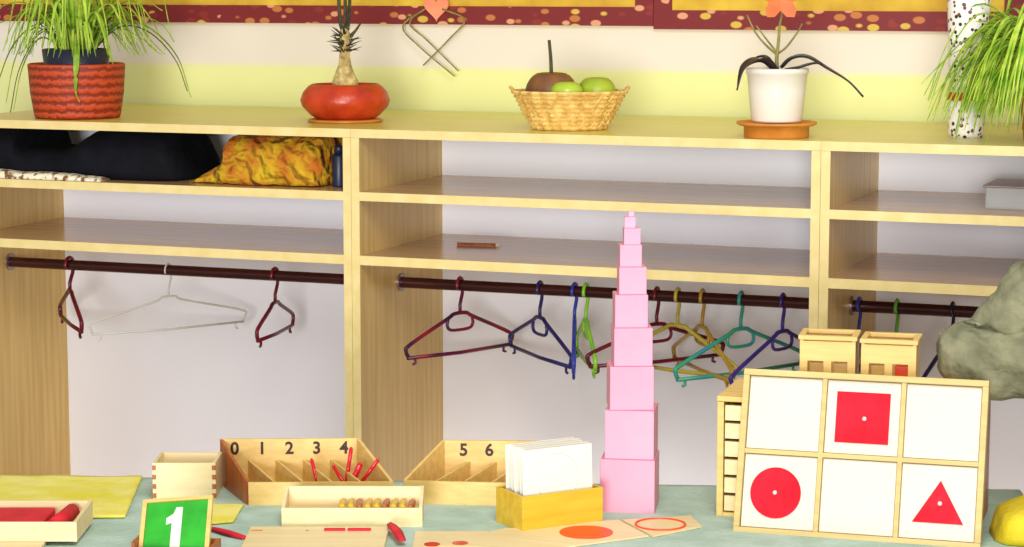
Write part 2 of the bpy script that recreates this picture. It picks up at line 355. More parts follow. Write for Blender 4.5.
# ---------------------------------------------------------------- things lying on the cabinet shelves
def mound(name, label, cat, m, loc, stations, seed=0, amp=.008, sub=2, freq=16, rz=0):
    """crumpled cloth: cross sections (x, half depth, height, y offset) lofted along x"""
    bm = bmesh.new(); K = 14; rows = []
    for x, hd, h, yo in stations:
        row = []
        for k in range(K):
            a = math.pi * k / (K - 1); c, s = math.cos(a), math.sin(a)
            row.append(bm.verts.new((x, yo + hd * math.copysign(abs(c) ** .6, c), h * max(s, 0.0) ** .55)))
        rows.append(row)
    for a, b in zip(rows, rows[1:]):
        for k in range(K): bm.faces.new((a[k], a[(k + 1) % K], b[(k + 1) % K], b[k]))
    bm.faces.new(rows[0]); bm.faces.new(list(reversed(rows[-1])))
    bmesh.ops.recalc_face_normals(bm, faces=bm.faces)
    bmesh.ops.subdivide_edges(bm, edges=bm.edges, cuts=sub, use_grid_fill=True)
    bmesh.ops.smooth_vert(bm, verts=bm.verts, factor=.5, use_axis_x=True, use_axis_y=True, use_axis_z=True)
    bm.normal_update()
    for v in bm.verts:
        if v.co.z > .002:
            n = noise.noise(v.co * freq + Vector((seed, 3, 1))) + .5 * noise.noise(v.co * freq * 2.3 + Vector((seed, 7, 5)))
            v.co += v.normal * n * amp
        v.co.z = max(v.co.z, .0003)
    o = bm_obj(name, bm, m, smooth=True); o.location = loc; o.rotation_euler = (0, 0, R_(rz)); return tag(o, label, cat)
SZ = 1.063
mound('folded_jacket', 'black jacket heaped along the top shelf of the left cabinet', 'jacket', 'black_cloth', (-3.31, D + .22, SZ),
      [(-.375, .12, .10, 0), (-.36, .15, .134, 0), (-.22, .16, .136, 0), (-.188, .16, .136, 0), (-.178, .16, .078, 0), (-.06, .15, .074, 0), (-.02, .15, .088, 0), (.03, .16, .122, 0), (.05, .16, .132, 0), (.10, .16, .135, 0), (.24, .16, .135, 0), (.275, .15, .125, 0), (.30, .13, .08, 0), (.31, .10, .05, 0)], 2, .003)
mound('knitted_scarf', 'cream and brown patterned scarf lying before the black jacket', 'scarf', 'scarf', (-3.42, D + .03, SZ),
      [(-.20, .02, .008, 0), (-.18, .026, .02, 0), (-.1, .025, .024, 0), (0, .026, .018, 0), (.1, .025, .019, 0), (.2, .026, .013, 0), (.24, .02, .007, 0)], 5, .003)
mound('crumpled_cloth', 'mustard and orange crumpled cloth beside the black jacket', 'cloth', 'mustard', (-2.74, D + .2, SZ),
      [(-.215, .08, .008, -.05), (-.18, .12, .03, 0), (-.12, .14, .055, 0), (-.108, .15, .128, 0), (-.09, .15, .134, 0), (0, .15, .134, 0), (.13, .15, .133, 0), (.158, .14, .125, 0), (.165, .13, .10, 0)], 9, .007)
t = thing('drink_flask', 'small navy flask standing between mustard cloth and cabinet divider', 'flask', (-2.538, D + .12, SZ))
bm = bmesh.new(); lathe(bm, [(0, 0), (.017, 0), (.018, .004), (.018, .078), (.014, .086), (0, .086)], 24); bm_obj('body', bm, 'navy', t, smooth=True)
bm = bmesh.new(); lathe(bm, [(0, .0865), (.012, .0865), (.012, .104), (.010, .106), (0, .106)], 24); bm_obj('cap', bm, 'navy', t, smooth=True)
# clear box on the right cabinet's shelf
t = thing('plastic_box', 'clear plastic box on the shelf at the right edge', 'box', (-.79, D + .24, SZ))
bm = boxes((-.09, .16, -.09, -.087, .004, .05), (-.09, .16, .087, .09, .004, .05), (-.09, -.087, -.087, .087, .004, .05), (.157, .16, -.087, .087, .004, .05), (-.09, .16, -.09, .09, 0, .004))
bm_obj('tub', bm, 'clear', t); bm_obj('rim_lid', boxes((-.096, .166, -.096, .096, .0505, .056), bev=.002), 'steel', t)
t = thing('pencil', 'thin reddish pencil lying on the lower shelf of the middle cabinet', 'pencil', (-2.225, D + .30, .901 + .0045), 8)
bm = bmesh.new(); tube(bm, [(-.055, 0, 0), (.05, 0, 0)], .0042, 6); bm_obj('barrel', bm, 'red_or_shaded_wood', t)
bm = bmesh.new(); tube(bm, [(.0503, 0, 0), (.065, 0, 0)], .004, 6, r2=.0006); bm_obj('tip', bm, 'lightwood', t)

# ---------------------------------------------------------------- plants and fruit on top
CR = 21.15      # things on the cabinet top are turned to face the room's door side
def hang(bm, rnd, n, L, w, zb, droop, az0=0, az1=360, r0=.02, up=.5, center=(0, 0), floor=.01, wall=None):
    for i in range(n):
        a = R_(rnd.uniform(az0, az1)); l = L * rnd.uniform(.55, 1.1); d = Vector((math.cos(a), math.sin(a), 0))
        b = Vector((center[0], center[1], zb)) + d * rnd.uniform(0, r0)
        u = up * rnd.uniform(.5, 1.3); dr = droop * rnd.uniform(.5, 1.2)
        pts = [b, b + d * l * .22 + Vector((0, 0, u * l * .42)), b + d * l * .55 + Vector((0, 0, u * l * .55)), b + d * l * .82 + Vector((0, 0, u * l * .35 - dr * l * .25)), b + d * l * .98 + Vector((0, 0, u * l * .1 - dr * l * .6))]
        for p in pts:
            p.z = max(p.z, floor)
            if wall is not None and p.y > wall: p.y = wall
        leaf_strip(bm, pts, w * rnd.uniform(.7, 1.1), 5)
# plant 1: spider plant in woven red basket
t = thing('potted_spider_plant', 'spider plant in a red woven basket at the left end of the cabinet top', 'plant', (-3.343, D + .16, ZT), CR)
bm = bmesh.new(); lathe(bm, [(0, 0), (.112, 0), (.116, .006), (.126, .07), (.130, .128), (.131, .145), (.126, .148), (.122, .143), (.118, .08), (.105, .01), (0, .008)], 48)
bm_obj('woven_basket', bm, 'red_weave', t, smooth=True)
bm = bmesh.new(); lathe(bm, [(0, .02), (.07, .02), (.082, .10), (.092, .185), (.088, .187), (.08, .165), (0, .16)], 36)
p = bm_obj('plant_pot', bm, 'liner', t, smooth=True)
rnd = random.Random(4); bm = bmesh.new()
def pxl(*pts, s=.00278, d=0): return [Vector((x * s, y, z * s)) for x, y, z in pts]   # centimetre-like plan units of this plant
for path, wd in [([(15, 0, 62), (45, -.02, 92), (72, -.02, 88), (100, -.03, 60), (113, -.03, 20)], .0085),
                 ([(12, 0, 62), (38, 0, 96), (66, 0, 98), (85, 0, 90), (96, 0, 74)], .004),
                 ([(10, 0, 62), (40, -.03, 86), (62, -.03, 80), (80, -.03, 66)], .004),
                 ([(-8, 0, 62), (-30, -.02, 92), (-60, -.02, 70), (-80, -.03, 20), (-88, -.03, 5)], .006),
                 ([(-8, 0, 62), (-35, -.04, 88), (-55, -.05, 60), (-66, -.05, 15)], .006),
                 ([(-8, 0, 62), (-30, -.05, 78), (-48, -.06, 50), (-58, -.06, 8)], .007),
                 ([(-8, 0, 62), (-40, 0, 100), (-75, 0, 92), (-100, 0, 84)], .005),
                 ([(-8, 0, 62), (-44, 0, 110), (-85, 0, 100), (-110, 0, 60)], .005),
                 ([(6, -.03, 60), (8, -.1, 72), (9, -.134, 50), (8, -.14, 28), (12, -.145, 18)], .008),
                 ([(10, 0, 60), (28, 0, 74), (36, -.02, 55), (40, -.03, 44)], .004),
                 ([(10, 0, 62), (34, .02, 110), (60, .02, 118), (84, .02, 104)], .005)]:
    leaf_strip(bm, pxl(*path), wd)
hang(bm, rnd, 46, .2, .005, .165, .5, 0, 360, .05, 1.5, floor=.17, wall=.4)
bm_obj('outer_foliage', bm, 'leaf', t)
bm = bmesh.new(); hang(bm, rnd, 60, .2, .0055, .165, .1, 0, 360, .055, 2.4, floor=.17, wall=.4)
bm_obj('centre_foliage', bm, 'leaf_bright', t)
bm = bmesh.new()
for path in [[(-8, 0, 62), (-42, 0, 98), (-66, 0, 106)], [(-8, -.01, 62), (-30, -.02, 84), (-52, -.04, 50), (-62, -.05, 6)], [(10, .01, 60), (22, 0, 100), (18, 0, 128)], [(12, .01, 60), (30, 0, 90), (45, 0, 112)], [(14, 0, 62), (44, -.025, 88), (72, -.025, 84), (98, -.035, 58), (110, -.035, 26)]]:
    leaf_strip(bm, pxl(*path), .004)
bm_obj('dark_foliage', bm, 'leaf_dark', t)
# plant 2: swollen trunk in terracotta bowl
t = thing('potted_ponytail_palm', 'thick-trunked plant in a round orange-red bowl above the cabinet divider', 'plant', (-2.585, D + .26, ZT), CR)
bm = bmesh.new(); lathe(bm, [(0, 0), (.095, 0), (.1, .003), (.1, .006), (.094, .008), (0, .008)], 40); bm_obj('saucer', bm, 'saucer', t, smooth=True)
bm = bmesh.new(); lathe(bm, [(0, .0085), (.076, .0085), (.092, .018), (.114, .042), (.119, .058), (.112, .078), (.098, .094), (.088, .100), (.083, .100), (.085, .092), (0, .088)], 48)
bm_obj('bowl_pot', bm, 'terracotta', t, smooth=True)
bm = bmesh.new(); lathe(bm, [(.036, .088), (.034, .108), (.024, .13), (.017, .15), (.0135, .18), (.013, .21), (.014, .235), (.008, .245), (0, .247)], 24)
for v in bm.verts: v.co += Vector((noise.noise(v.co * 60), noise.noise(v.co * 60 + Vector((5, 0, 0))), 0)) * .002
bm_obj('trunk', bm, 'trunk', t, smooth=True)
bm = bmesh.new(); rnd = random.Random(8)
for i in range(56):
    z = rnd.uniform(.18, .235); a = rnd.uniform(0, 6.28); l = rnd.uniform(.02, .042); e = rnd.uniform(-.1, .8)
    b = Vector((.01 * math.cos(a), .01 * math.sin(a), z))
    tube(bm, [b, b + l * Vector((math.cos(a), math.sin(a), e))], .003, 5, r2=.0005)
for dx in (-.012, .002, .012): tube(bm, smooth_path([(dx * .3, 0, .235), (dx, 0, .27), (dx * 1.3, 0, .36)], 5), .0055, 6, r2=.0045)
tube(bm, smooth_path([(0, 0, .215), (.025, 0, .235), (.045, -.01, .262)], 5), .006, 6, r2=.002)
bm_obj('spiny_tuft', bm, 'spike', t)
bm = bmesh.new(); hang(bm, rnd, 34, .3, .006, .352, .8, 0, 360, .01, .9, floor=.34, wall=.3); bm_obj('crown_leaves', bm, 'leaf', t)
# fruit basket
t = thing('wicker_basket', 'flared straw basket holding fruit, mid way along the cabinet top', 'basket', (-1.930, D + .19, ZT), CR)
bm = bmesh.new()
def rbase(f): return .092 + (.141 - .092) * f
NS, NL = 44, 9
for k in range(NS):
    a0 = 2 * math.pi * k / NS; pts = []
    for f in (0, .25, .5, .75, 1):
        aa = a0 + f * .35 * (1 if k % 2 else -1); r = rbase(f ** .85)
        pts.append((r * math.cos(aa), r * math.sin(aa) * .85, .006 + f * .09))
    tube(bm, pts, .0026, 5)
bm_obj('woven_stakes', bm, 'wicker', t)
bm = bmesh.new()
for j in range(NL):
    f = j / (NL - 1); r = rbase(f ** .85) - .001
    tube(bm, [((r + .0028 * math.cos(NS / 2 * 2 * math.pi * k / 88)) * math.cos(2 * math.pi * k / 88), (r + .0028 * math.cos(NS / 2 * 2 * math.pi * k / 88)) * math.sin(2 * math.pi * k / 88) * .85, .006 + f * .088) for k in range(88)], .0034 if j not in (0, 8) else .005, 5, closed=True)
lathe(bm, [(0, .003), (.092, .003), (.140, .093), (.138, .094), (.090, .006), (0, .006)], 48, sy=.85)
bm_obj('woven_bands', bm, 'wicker', t)
bm = bmesh.new()
for s in (-1, 1): tube(bm, smooth_path([(s * .137, -.03, .093), (s * .146, -.015, .103), (s * .149, 0, .105), (s * .146, .015, .103), (s * .137, .03, .093)], 5), .004, 6)
bm_obj('handle', bm, 'wicker', t)
def fruit(name, label, cat, m, off, r, sx=1, sz=1, stem=None, rz=0):
    c, s = math.cos(R_(CR)), math.sin(R_(CR)); X = -1.930 + off[0] * c - off[1] * s; Y = D + .19 + off[0] * s + off[1] * c
    t = thing(name, label, cat, (X, Y, ZT + off[2]), CR + rz)
    bm = bmesh.new(); prof = []
    for i in range(17):
        a = math.pi * i / 16 - math.pi / 2; q = math.cos(a) * r
        z = math.sin(a) * r * sz
        if i > 12: z -= (i - 12) ** 2 * r * .018
        prof.append((max(q, 0), z))
    lathe(bm, prof, 32, sx=sx); bm_obj('flesh', bm, m, t, smooth=True)
    if stem:
        bm = bmesh.new(); z0 = r * sz - 16 * r * .018 - .002
        tube(bm, smooth_path([(0, 0, z0), (stem[1] * .3, 0, z0 + stem[0] * .5), (stem[1], 0, z0 + stem[0])], 5), stem[2], 8, r2=stem[2] * .8); bm_obj('stem', bm, 'spike', t, smooth=True)
fruit('gourd', 'brown gourd with a tall upright stem in the straw basket', 'gourd', 'gourd', (-.045, .03, .089), .07, .95, .88, (.094, -.006, .0052))
fruit('apple', 'yellow-green apple at the front of the straw basket', 'apple', 'apple', (-.008, -.052, .094), .038, 1.1, .85, (.008, 0, .0015))
fruit('squash', 'green round squash in the right half of the straw basket', 'squash', 'squash', (.068, 0, .088), .050, 1, .98, (.006, 0, .004))
# white pot with dark hanging leaves
t = thing('potted_orchid', 'orchid with blackish drooping leaves in a white pot', 'plant', (-1.372, D + .10, ZT), CR)
k_ = .00243
bm = bmesh.new(); lathe(bm, [(0, 0), (.076, 0), (.078, .003), (.078, .026), (.088, .028), (.096, .032), (.096, .037), (.090, .037), (.078, .031), (0, .029)], 40); bm_obj('saucer', bm, 'saucer', t, smooth=True)
bm = bmesh.new(); lathe(bm, [(0, .0375), (.058, .0375), (.061, .042), (.068, .11), (.072, .150), (.0745, .152), (.0755, .163), (.072, .165), (.069, .160), (.067, .146), (0, .142)], 48)
bm_obj('ceramic_pot', bm, 'whitepot', t, smooth=True)
bm = bmesh.new(); lathe(bm, [(0, .1425), (.064, .1425), (.05, .15), (.02, .158), (0, .16)], 30); bm_obj('soil', bm, 'soil', t, smooth=True)
bm = bmesh.new()
tube(bm, smooth_path([(0, 0, .155), (-.002, 0, .185), (.002, 0, .23), (.004, 0, .27)], 5), .0055, 8, r2=.003)
for q in [[(0, 0, .195), (-.03, -.01, .22), (-.055, -.01, .25), (-.075, -.01, .29)], [(0, 0, .20), (-.02, .01, .225), (-.05, .02, .265)], [(.002, 0, .2), (.02, -.01, .215), (.045, -.015, .25), (.055, -.02, .27)], [(.004, 0, .265), (.01, 0, .31), (0, 0, .36)]]:
    tube(bm, smooth_path(q, 5), .003, 6, r2=.0018)
bm_obj('flower_stem', bm, 'stem', t, smooth=True)
bm = bmesh.new()
for path, wd in [([(-.01, -.02, .158), (-.045, -.04, .182), (-.085, -.06, .165), (-.103, -.072, .115)], .024), ([(.01, 0, .165), (.035, -.01, .188), (.07, -.015, .190), (.115, -.02, .165), (.165, -.03, .135), (.2, -.04, .098)], .016),
                 ([(.012, -.03, .16), (.04, -.05, .166), (.08, -.055, .178), (.1, -.055, .176)], .012), ([(-.01, .02, .16), (-.03, .03, .19), (-.07, .04, .18)], .014)]:
    leaf_strip(bm, path, wd, 7, .0025)
bm_obj('dark_leaves', bm, 'leaf_black', t, smooth=True)
def petal_flower(parent, c, s, m, n=5):
    bm = bmesh.new(); rnd = random.Random(2)
    for i in range(n):
        a = R_(90 + 360 / n * i); d = Vector((math.cos(a), -.25, math.sin(a))); sd = Vector((-math.sin(a), 0, math.cos(a)))
        P = [Vector(c), Vector(c) + d * s * .4 + sd * s * .32, Vector(c) + d * s * .8 + sd * s * .26, Vector(c) + d * s, Vector(c) + d * s * .8 - sd * s * .26, Vector(c) + d * s * .4 - sd * s * .32]
        a_ = [bm.verts.new(p) for p in P]; b_ = [bm.verts.new(p + Vector((0, -.002, 0))) for p in P]
        bm.faces.new(a_); bm.faces.new(list(reversed(b_)))
        for k in range(6): bm.faces.new((a_[k], b_[k], b_[(k + 1) % 6], a_[(k + 1) % 6]))
    bm_obj('blossom', bm, m, parent)
petal_flower(t, (.003, -.015, .33), .055, 'flower')
# heart ornament on crossed twigs: hangs from the display board's lower edge
t = thing('heart_ornament', 'salmon paper heart with dangling crossed twigs on the display board', 'ornament', (-2.575, WY - .035, 1.482), 0)
s = .038
bm = bmesh.new(); pts = []
for i in range(40):
    a = 2 * math.pi * i / 40; pts.append((s * math.sin(a) ** 3, s * (.8125 * math.cos(a) - .3125 * math.cos(2 * a) - .125 * math.cos(3 * a) - .0625 * math.cos(4 * a))))
prism(bm, pts, -.003, .003); o = bm_obj('paper_heart', bm, 'heart', t); o.location = (.03, 0, .035)
for q in ([(-.005, 0, .03), (-.075, 0, -.02), (-.02, 0, -.08), (.085, 0, -.16)], [(0, .004, .035), (-.055, .004, -.01), (0, .004, -.06), (.095, .004, -.145)], [(.05, -.004, .03), (.118, -.004, .0), (.07, -.004, -.055), (-.01, -.004, -.13)]):
    bm = bmesh.new(); tube(bm, smooth_path(q, 5), .0028, 6, r2=.002); bm_obj('twig', bm, 'stem', t, smooth=True)
bm = bmesh.new(); tube(bm, [(.03, .010, .06), (.03, .010, .16)], .0012, 5); bm_obj('hanging_thread', bm, 'wicker', t)
# right plant and patterned vase
t = thing('patterned_vase', 'tall white vase with black marks and a brick-red ring behind the fronds', 'vase', (-.951, D + .27, ZT))
bm = bmesh.new(); lathe(bm, [(0, 0), (.040, 0), (.042, .01), (.042, .07), (.04, .09)], 28); lathe(bm, [(.04, .107), (.045, .2), (.05, .3), (.052, .40), (.048, .40), (.046, .3), (.04, .12), (0, .11)], 28)
bm_obj('vase_body', bm, 'speckled', t, smooth=True)
bm = bmesh.new(); lathe(bm, [(.03, .0885), (.046, .0885), (.048, .098), (.046, .1075), (.03, .1075)], 28); bm_obj('ring_band', bm, 'redband', t, smooth=True)
t = thing('potted_spider_plant', 'large bright leafy spider plant in a brown pot at the right edge', 'plant', (-.735, D + .20, ZT), CR)
bm = bmesh.new(); lathe(bm, [(0, 0), (.065, 0), (.068, .004), (.082, .12), (.088, .122), (.088, .142), (.08, .142), (.075, .12), (0, .118)], 36); bm_obj('plant_pot', bm, 'red_or_shaded_wood', t, smooth=True)
bm = bmesh.new(); rnd = random.Random(11)
hang(bm, rnd, 130, .25, .006, .13, .55, 125, 250, .05, 1.0, floor=.004, wall=.3)
hang(bm, rnd, 60, .30, .0055, .13, .9, -95, 110, .06, 1.5, floor=.004, wall=.3)
hang(bm, rnd, 80, .18, .006, .13, .9, 120, 250, .05, .7, floor=.004, wall=.3)
for path in ([(-10, 0, 55), (-60, -.02, 94), (-100, -.03, 86), (-132, -.03, 56)], [(-10, 0, 55), (-56, -.02, 90), (-92, -.03, 76), (-122, -.03, 42)], [(-10, -.02, 55), (-50, -.04, 84), (-84, -.05, 68), (-108, -.06, 40)]):
    leaf_strip(bm, pxl(*path, s=.0024), .005)
bm_obj('arching_leaves', bm, 'leaf_bright', t)
bm = bmesh.new(); hang(bm, rnd, 90, .2, .005, .13, 1.2, 0, 360, .06, 1.3, floor=.004, wall=.3); bm_obj('darker_leaves', bm, 'leaf', t)  # darker green leaves mixed in all round the pot

# ---------------------------------------------------------------- table
T = .63                       # height of the cloth's surface
TA = 17.6
t = thing('low_table', 'low wooden table under the grey-green cloth', 'table', (-1.60, 3.52, 0), TA)
TX0, TX1, TY0, TY1 = -1.35, 1.16, -.46, .46
bm_obj('table_top', boxes((TX0, TX1, TY0, TY1, T - .032, T - .004), bev=.003), 'table_wood', t)
bm_obj('apron', boxes((TX0 + .05, TX1 - .05, TY0 + .05, TY0 + .07, T - .11, T - .0325), (TX0 + .05, TX1 - .05, TY1 - .07, TY1 - .05, T - .11, T - .0325)), 'table_wood', t)
for x in (TX0 + .05, TX1 - .10):
    for y in (TY0 + .075, TY1 - .125): bm_obj('leg', boxes((x, x + .05, y, y + .05, 0, T - .0325), bev=.004), 'table_wood', t)
bm = bmesh.new(); nx, ny = 90, 40; g = []
for i in range(nx + 1):
    row = []
    for j in range(ny + 1):
        row.append(bm.verts.new((TX0 - .004 + (TX1 - TX0 + .008) * i / nx, TY0 - .004 + (TY1 - TY0 + .008) * j / ny, T - .0002)))
    g.append(row)
for i in range(nx):
    for j in range(ny): bm.faces.new((g[i][j], g[i + 1][j], g[i + 1][j + 1], g[i][j + 1]))
edge = [e for e in bm.edges if e.is_boundary]
r = bmesh.ops.extrude_edge_only(bm, edges=edge); nv = [v for v in r['geom'] if isinstance(v, bmesh.types.BMVert)]
for v in nv:
    n = noise.noise(v.co * 9) * .006 + .006
    if abs(v.co.x - TX0) < .01: v.co.x -= n
    if abs(v.co.x - TX1) < .01: v.co.x += n
    if abs(v.co.y - TY0) < .01: v.co.y -= n
    if abs(v.co.y - TY1) < .01: v.co.y += n
    v.co.z -= .065
cl = bm_obj('tablecloth', bm, 'cloth_teal', smooth=True); cl.location = (-1.60, 3.52, 0); cl.rotation_euler = (0, 0, R_(TA))
sm = cl.modifiers.new('thickness', 'SOLIDIFY'); sm.thickness = .002; sm.offset = 1
tag(cl, 'grey-green cloth covering the low table', 'tablecloth')

# pink tower: ten cubes
base = Vector((-1.2455, 3.925)) * 1.0 - Vector((.025, .012)) - Vector((.008, .003)); z = T
nm = ['largest pink cube at the foot of the tower', 'second largest pink cube, on the bottom one', 'third largest pink cube of the tower', 'fourth largest pink cube of the tower', 'fifth largest pink cube of the tower', 'sixth largest pink cube, half way up the tower',
      'seventh largest pink cube of the tower', 'third smallest pink cube of the tower', 'second smallest pink cube, just beneath the tip', 'smallest pink cube at the very tip of the tower']
rnd = random.Random(3)
ux, uy = Vector((math.cos(R_(CR)), math.sin(R_(CR)))), Vector((-math.sin(R_(CR)), math.cos(R_(CR))))
for i in range(10):
    s = .1 - .01 * i
    bm = boxes((-s / 2, s / 2, -s / 2, s / 2, .0001, s - .0001), bev=.0012 if s > .03 else .0006)
    o = bm_obj('tower_cube', bm, 'pink'); p = base + ux * ((.002 if i % 2 else -.001) - .0004 * i)
    o.location = (p.x, p.y, z); o.rotation_euler = (0, 0, R_(18.2 + (-5.5 if i < 2 else 5 if i < 8 else 2))); z += s
    tag(o, nm[i], 'cube', 'pink tower cubes')

# geometric tray leaning on its cabinet
t = thing('geometric_tray', 'leaning six-square tray showing a red square, circle and triangle', 'tray', (-1.0515, 3.7967, T), 4.145)
t.rotation_euler = (R_(-17.2), 0, R_(4.145))
W, H = .4301, .2921; fr = .011
bm = boxes((0, W, 0, .022, 0, fr), (0, W, 0, .022, H - fr, H), (0, fr, 0, .022, fr, H - fr), (W - fr, W, 0, .022, fr, H - fr), bev=.0012)
bm_obj('frame', bm, 'strip_wood', t)
bm_obj('back_board', boxes((fr, W - fr, .014, .019, fr, H - fr)), 'lightwood', t)
cw = (W - 2 * fr - 2 * .008) / 3; chh = (H - 2 * fr - .008) / 2
bm = boxes((fr, W - fr, .003, .0139, fr + chh, fr + chh + .008), *[(fr + cw * k + .008 * (k - 1), fr + cw * k + .008 * k, .003, .0138, a, b) for k in (1, 2) for a, b in ((fr, fr + chh), (fr + chh + .008, H - fr))])
bm_obj('divider_strips', bm, 'strip_wood', t)
for r_ in range(2):
    for c_ in range(3):
        x0 = fr + c_ * (cw + .008) + .0012; z0 = fr + r_ * (chh + .008) + .0012; x1 = x0 + cw - .0024; z1 = z0 + chh - .0024
        p = bm_obj('inset_square', boxes((x0, x1, .008, .0138, z0, z1), bev=.0008), 'cream_inset', t)
        cx, cz = (x0 + x1) / 2, (z0 + z1) / 2
        if (r_, c_) == (0, 0): pts = [(cx - .006 + .045 * math.cos(a * math.pi / 32), cz - .002 + .045 * math.sin(a * math.pi / 32)) for a in range(64)]
        elif (r_, c_) == (1, 1): pts = [(cx - .047, cz - .045), (cx + .047, cz - .045), (cx + .047, cz + .045), (cx - .047, cz + .045)]
        elif (r_, c_) == (0, 2): pts = [(cx - .043, cz - .036), (cx + .045, cz - .036), (cx + .003, cz + .038)]
        else: continue
        bm = bmesh.new(); prism(bm, pts, .0062, .0079); q = bm_obj('red_shape', bm, 'red_paint', p)
        bm = bmesh.new(); lathe(bm, [(0, -.004), (.003, -.004), (.0042, -.001), (.002, .001), (.002, .006), (0, .006)], 16)
        for v in bm.verts: v.co = Vector((v.co.x + cx + (.004 if c_ else -.006), .0005 + v.co.z + .0008, v.co.y + cz - .002))
        bm_obj('knob', bm, 'knob', p, smooth=True)

# geometric cabinet with stacked drawers behind the tray
CW, CD, CH = .468, .19, .212
t = thing('drawer_cabinet', 'small wooden drawer cabinet behind the leaning six-square tray', 'cabinet', (-1.112, 3.902, T), 4.1)
for x in (0, CW - .012):
    bm_obj('side_panel', boxes((x, x + .012, 0, CD, .0, CH - .0005), bev=.0012), 'midwood' if x == 0 else 'red_or_shaded_wood', t)  # right side takes the reddish brown as painted shade
bm_obj('top_panel', boxes((-.001, CW + .001, -.001, CD + .001, CH, CH + .010), bev=.002), 'midwood', t)
bm_obj('bottom_panel', boxes((.0125, CW - .0125, 0, CD, 0, .008)), 'midwood', t)
bm_obj('back_panel', boxes((.0125, CW - .0125, CD - .006, CD, .0085, CH - .0005)), 'midwood', t)
for k in range(6):
    z0 = .011 + k * .0333
    d = bm_obj('drawer', boxes((.014, CW - .014, .004, .018, z0, z0 + .0275), (.016, .022, .018, CD - .01, z0, z0 + .026), (CW - .022, CW - .016, .018, CD - .01, z0, z0 + .026), (.022, CW - .022, .018, CD - .01, z0, z0 + .004), (.022, CW - .022, CD - .016, CD - .01, z0 + .004, z0 + .026), bev=0), 'lightwood', t)
    bm = bmesh.new(); lathe(bm, [(0, -.012), (.005, -.012), (.006, -.008), (.003, -.003), (.003, .004), (0, .004)], 14)
    for v in bm.verts: v.co = Vector((v.co.x + .08, v.co.z, v.co.y + z0 + .015))
    bm_obj('knob', bm, 'midwood', d, smooth=True)
# two wooden cube boxes on the cabinet
def open_front_box(x, y, z, rz, w, h, label):
    t = thing('wooden_box', label, 'box', (x, y, z), rz, 'wooden boxes with two front windows')
    d = .085; th = .006
    bm_obj('side', boxes((0, th, 0, d, 0, h), (w - th, w, 0, d, 0, h), (th, w - th, d - th, d, 0, h)), 'midwood', t)
    bm_obj('front', boxes((th, w - th, 0, th, 0, .014), (th, w - th, 0, th, .060, h - .002), (th, th + .008, 0, th, .014, .060), (w / 2 - .007, w / 2 + .007, 0, th, .014, .060), (w - th - .008, w - th, 0, th, .014, .060)), 'midwood', t)
    bm_obj('floor_board', boxes((th, w - th, th, d - th, 0, .005)), 'midwood', t)
    bm_obj('top_rim', boxes((-.003, w + .003, -.003, .010, h + .0002, h + .008), (-.003, w + .003, d - .010, d + .003, h + .0002, h + .008), (-.003, .008, .0101, d - .0101, h + .0002, h + .008), (w - .008, w + .003, .0101, d - .0101, h + .0002, h + .008), bev=.001), 'midwood', t)
    for k, c in ((0, 'red_or_shaded_wood'), (1, 'red_or_shaded_wood')):
        x0 = th + .010 + k * (w / 2 - th); bm_obj('block', boxes((x0, x0 + w / 2 - th - .014, .016, .05, .0055, .054), bev=.001), 'midwood' if k == 0 else 'orange_red' if x > -.9 else 'midwood', t)
    return t
open_front_box(-.982, 3.985, T + CH + .0102, 8, .100, .098, 'honey wooden box with two windows, left one on the drawer cabinet')
open_front_box(-.872, 3.997, T + CH + .0102, 6, .098, .096, 'honey wooden box with a red block showing, nearer the sleeve')

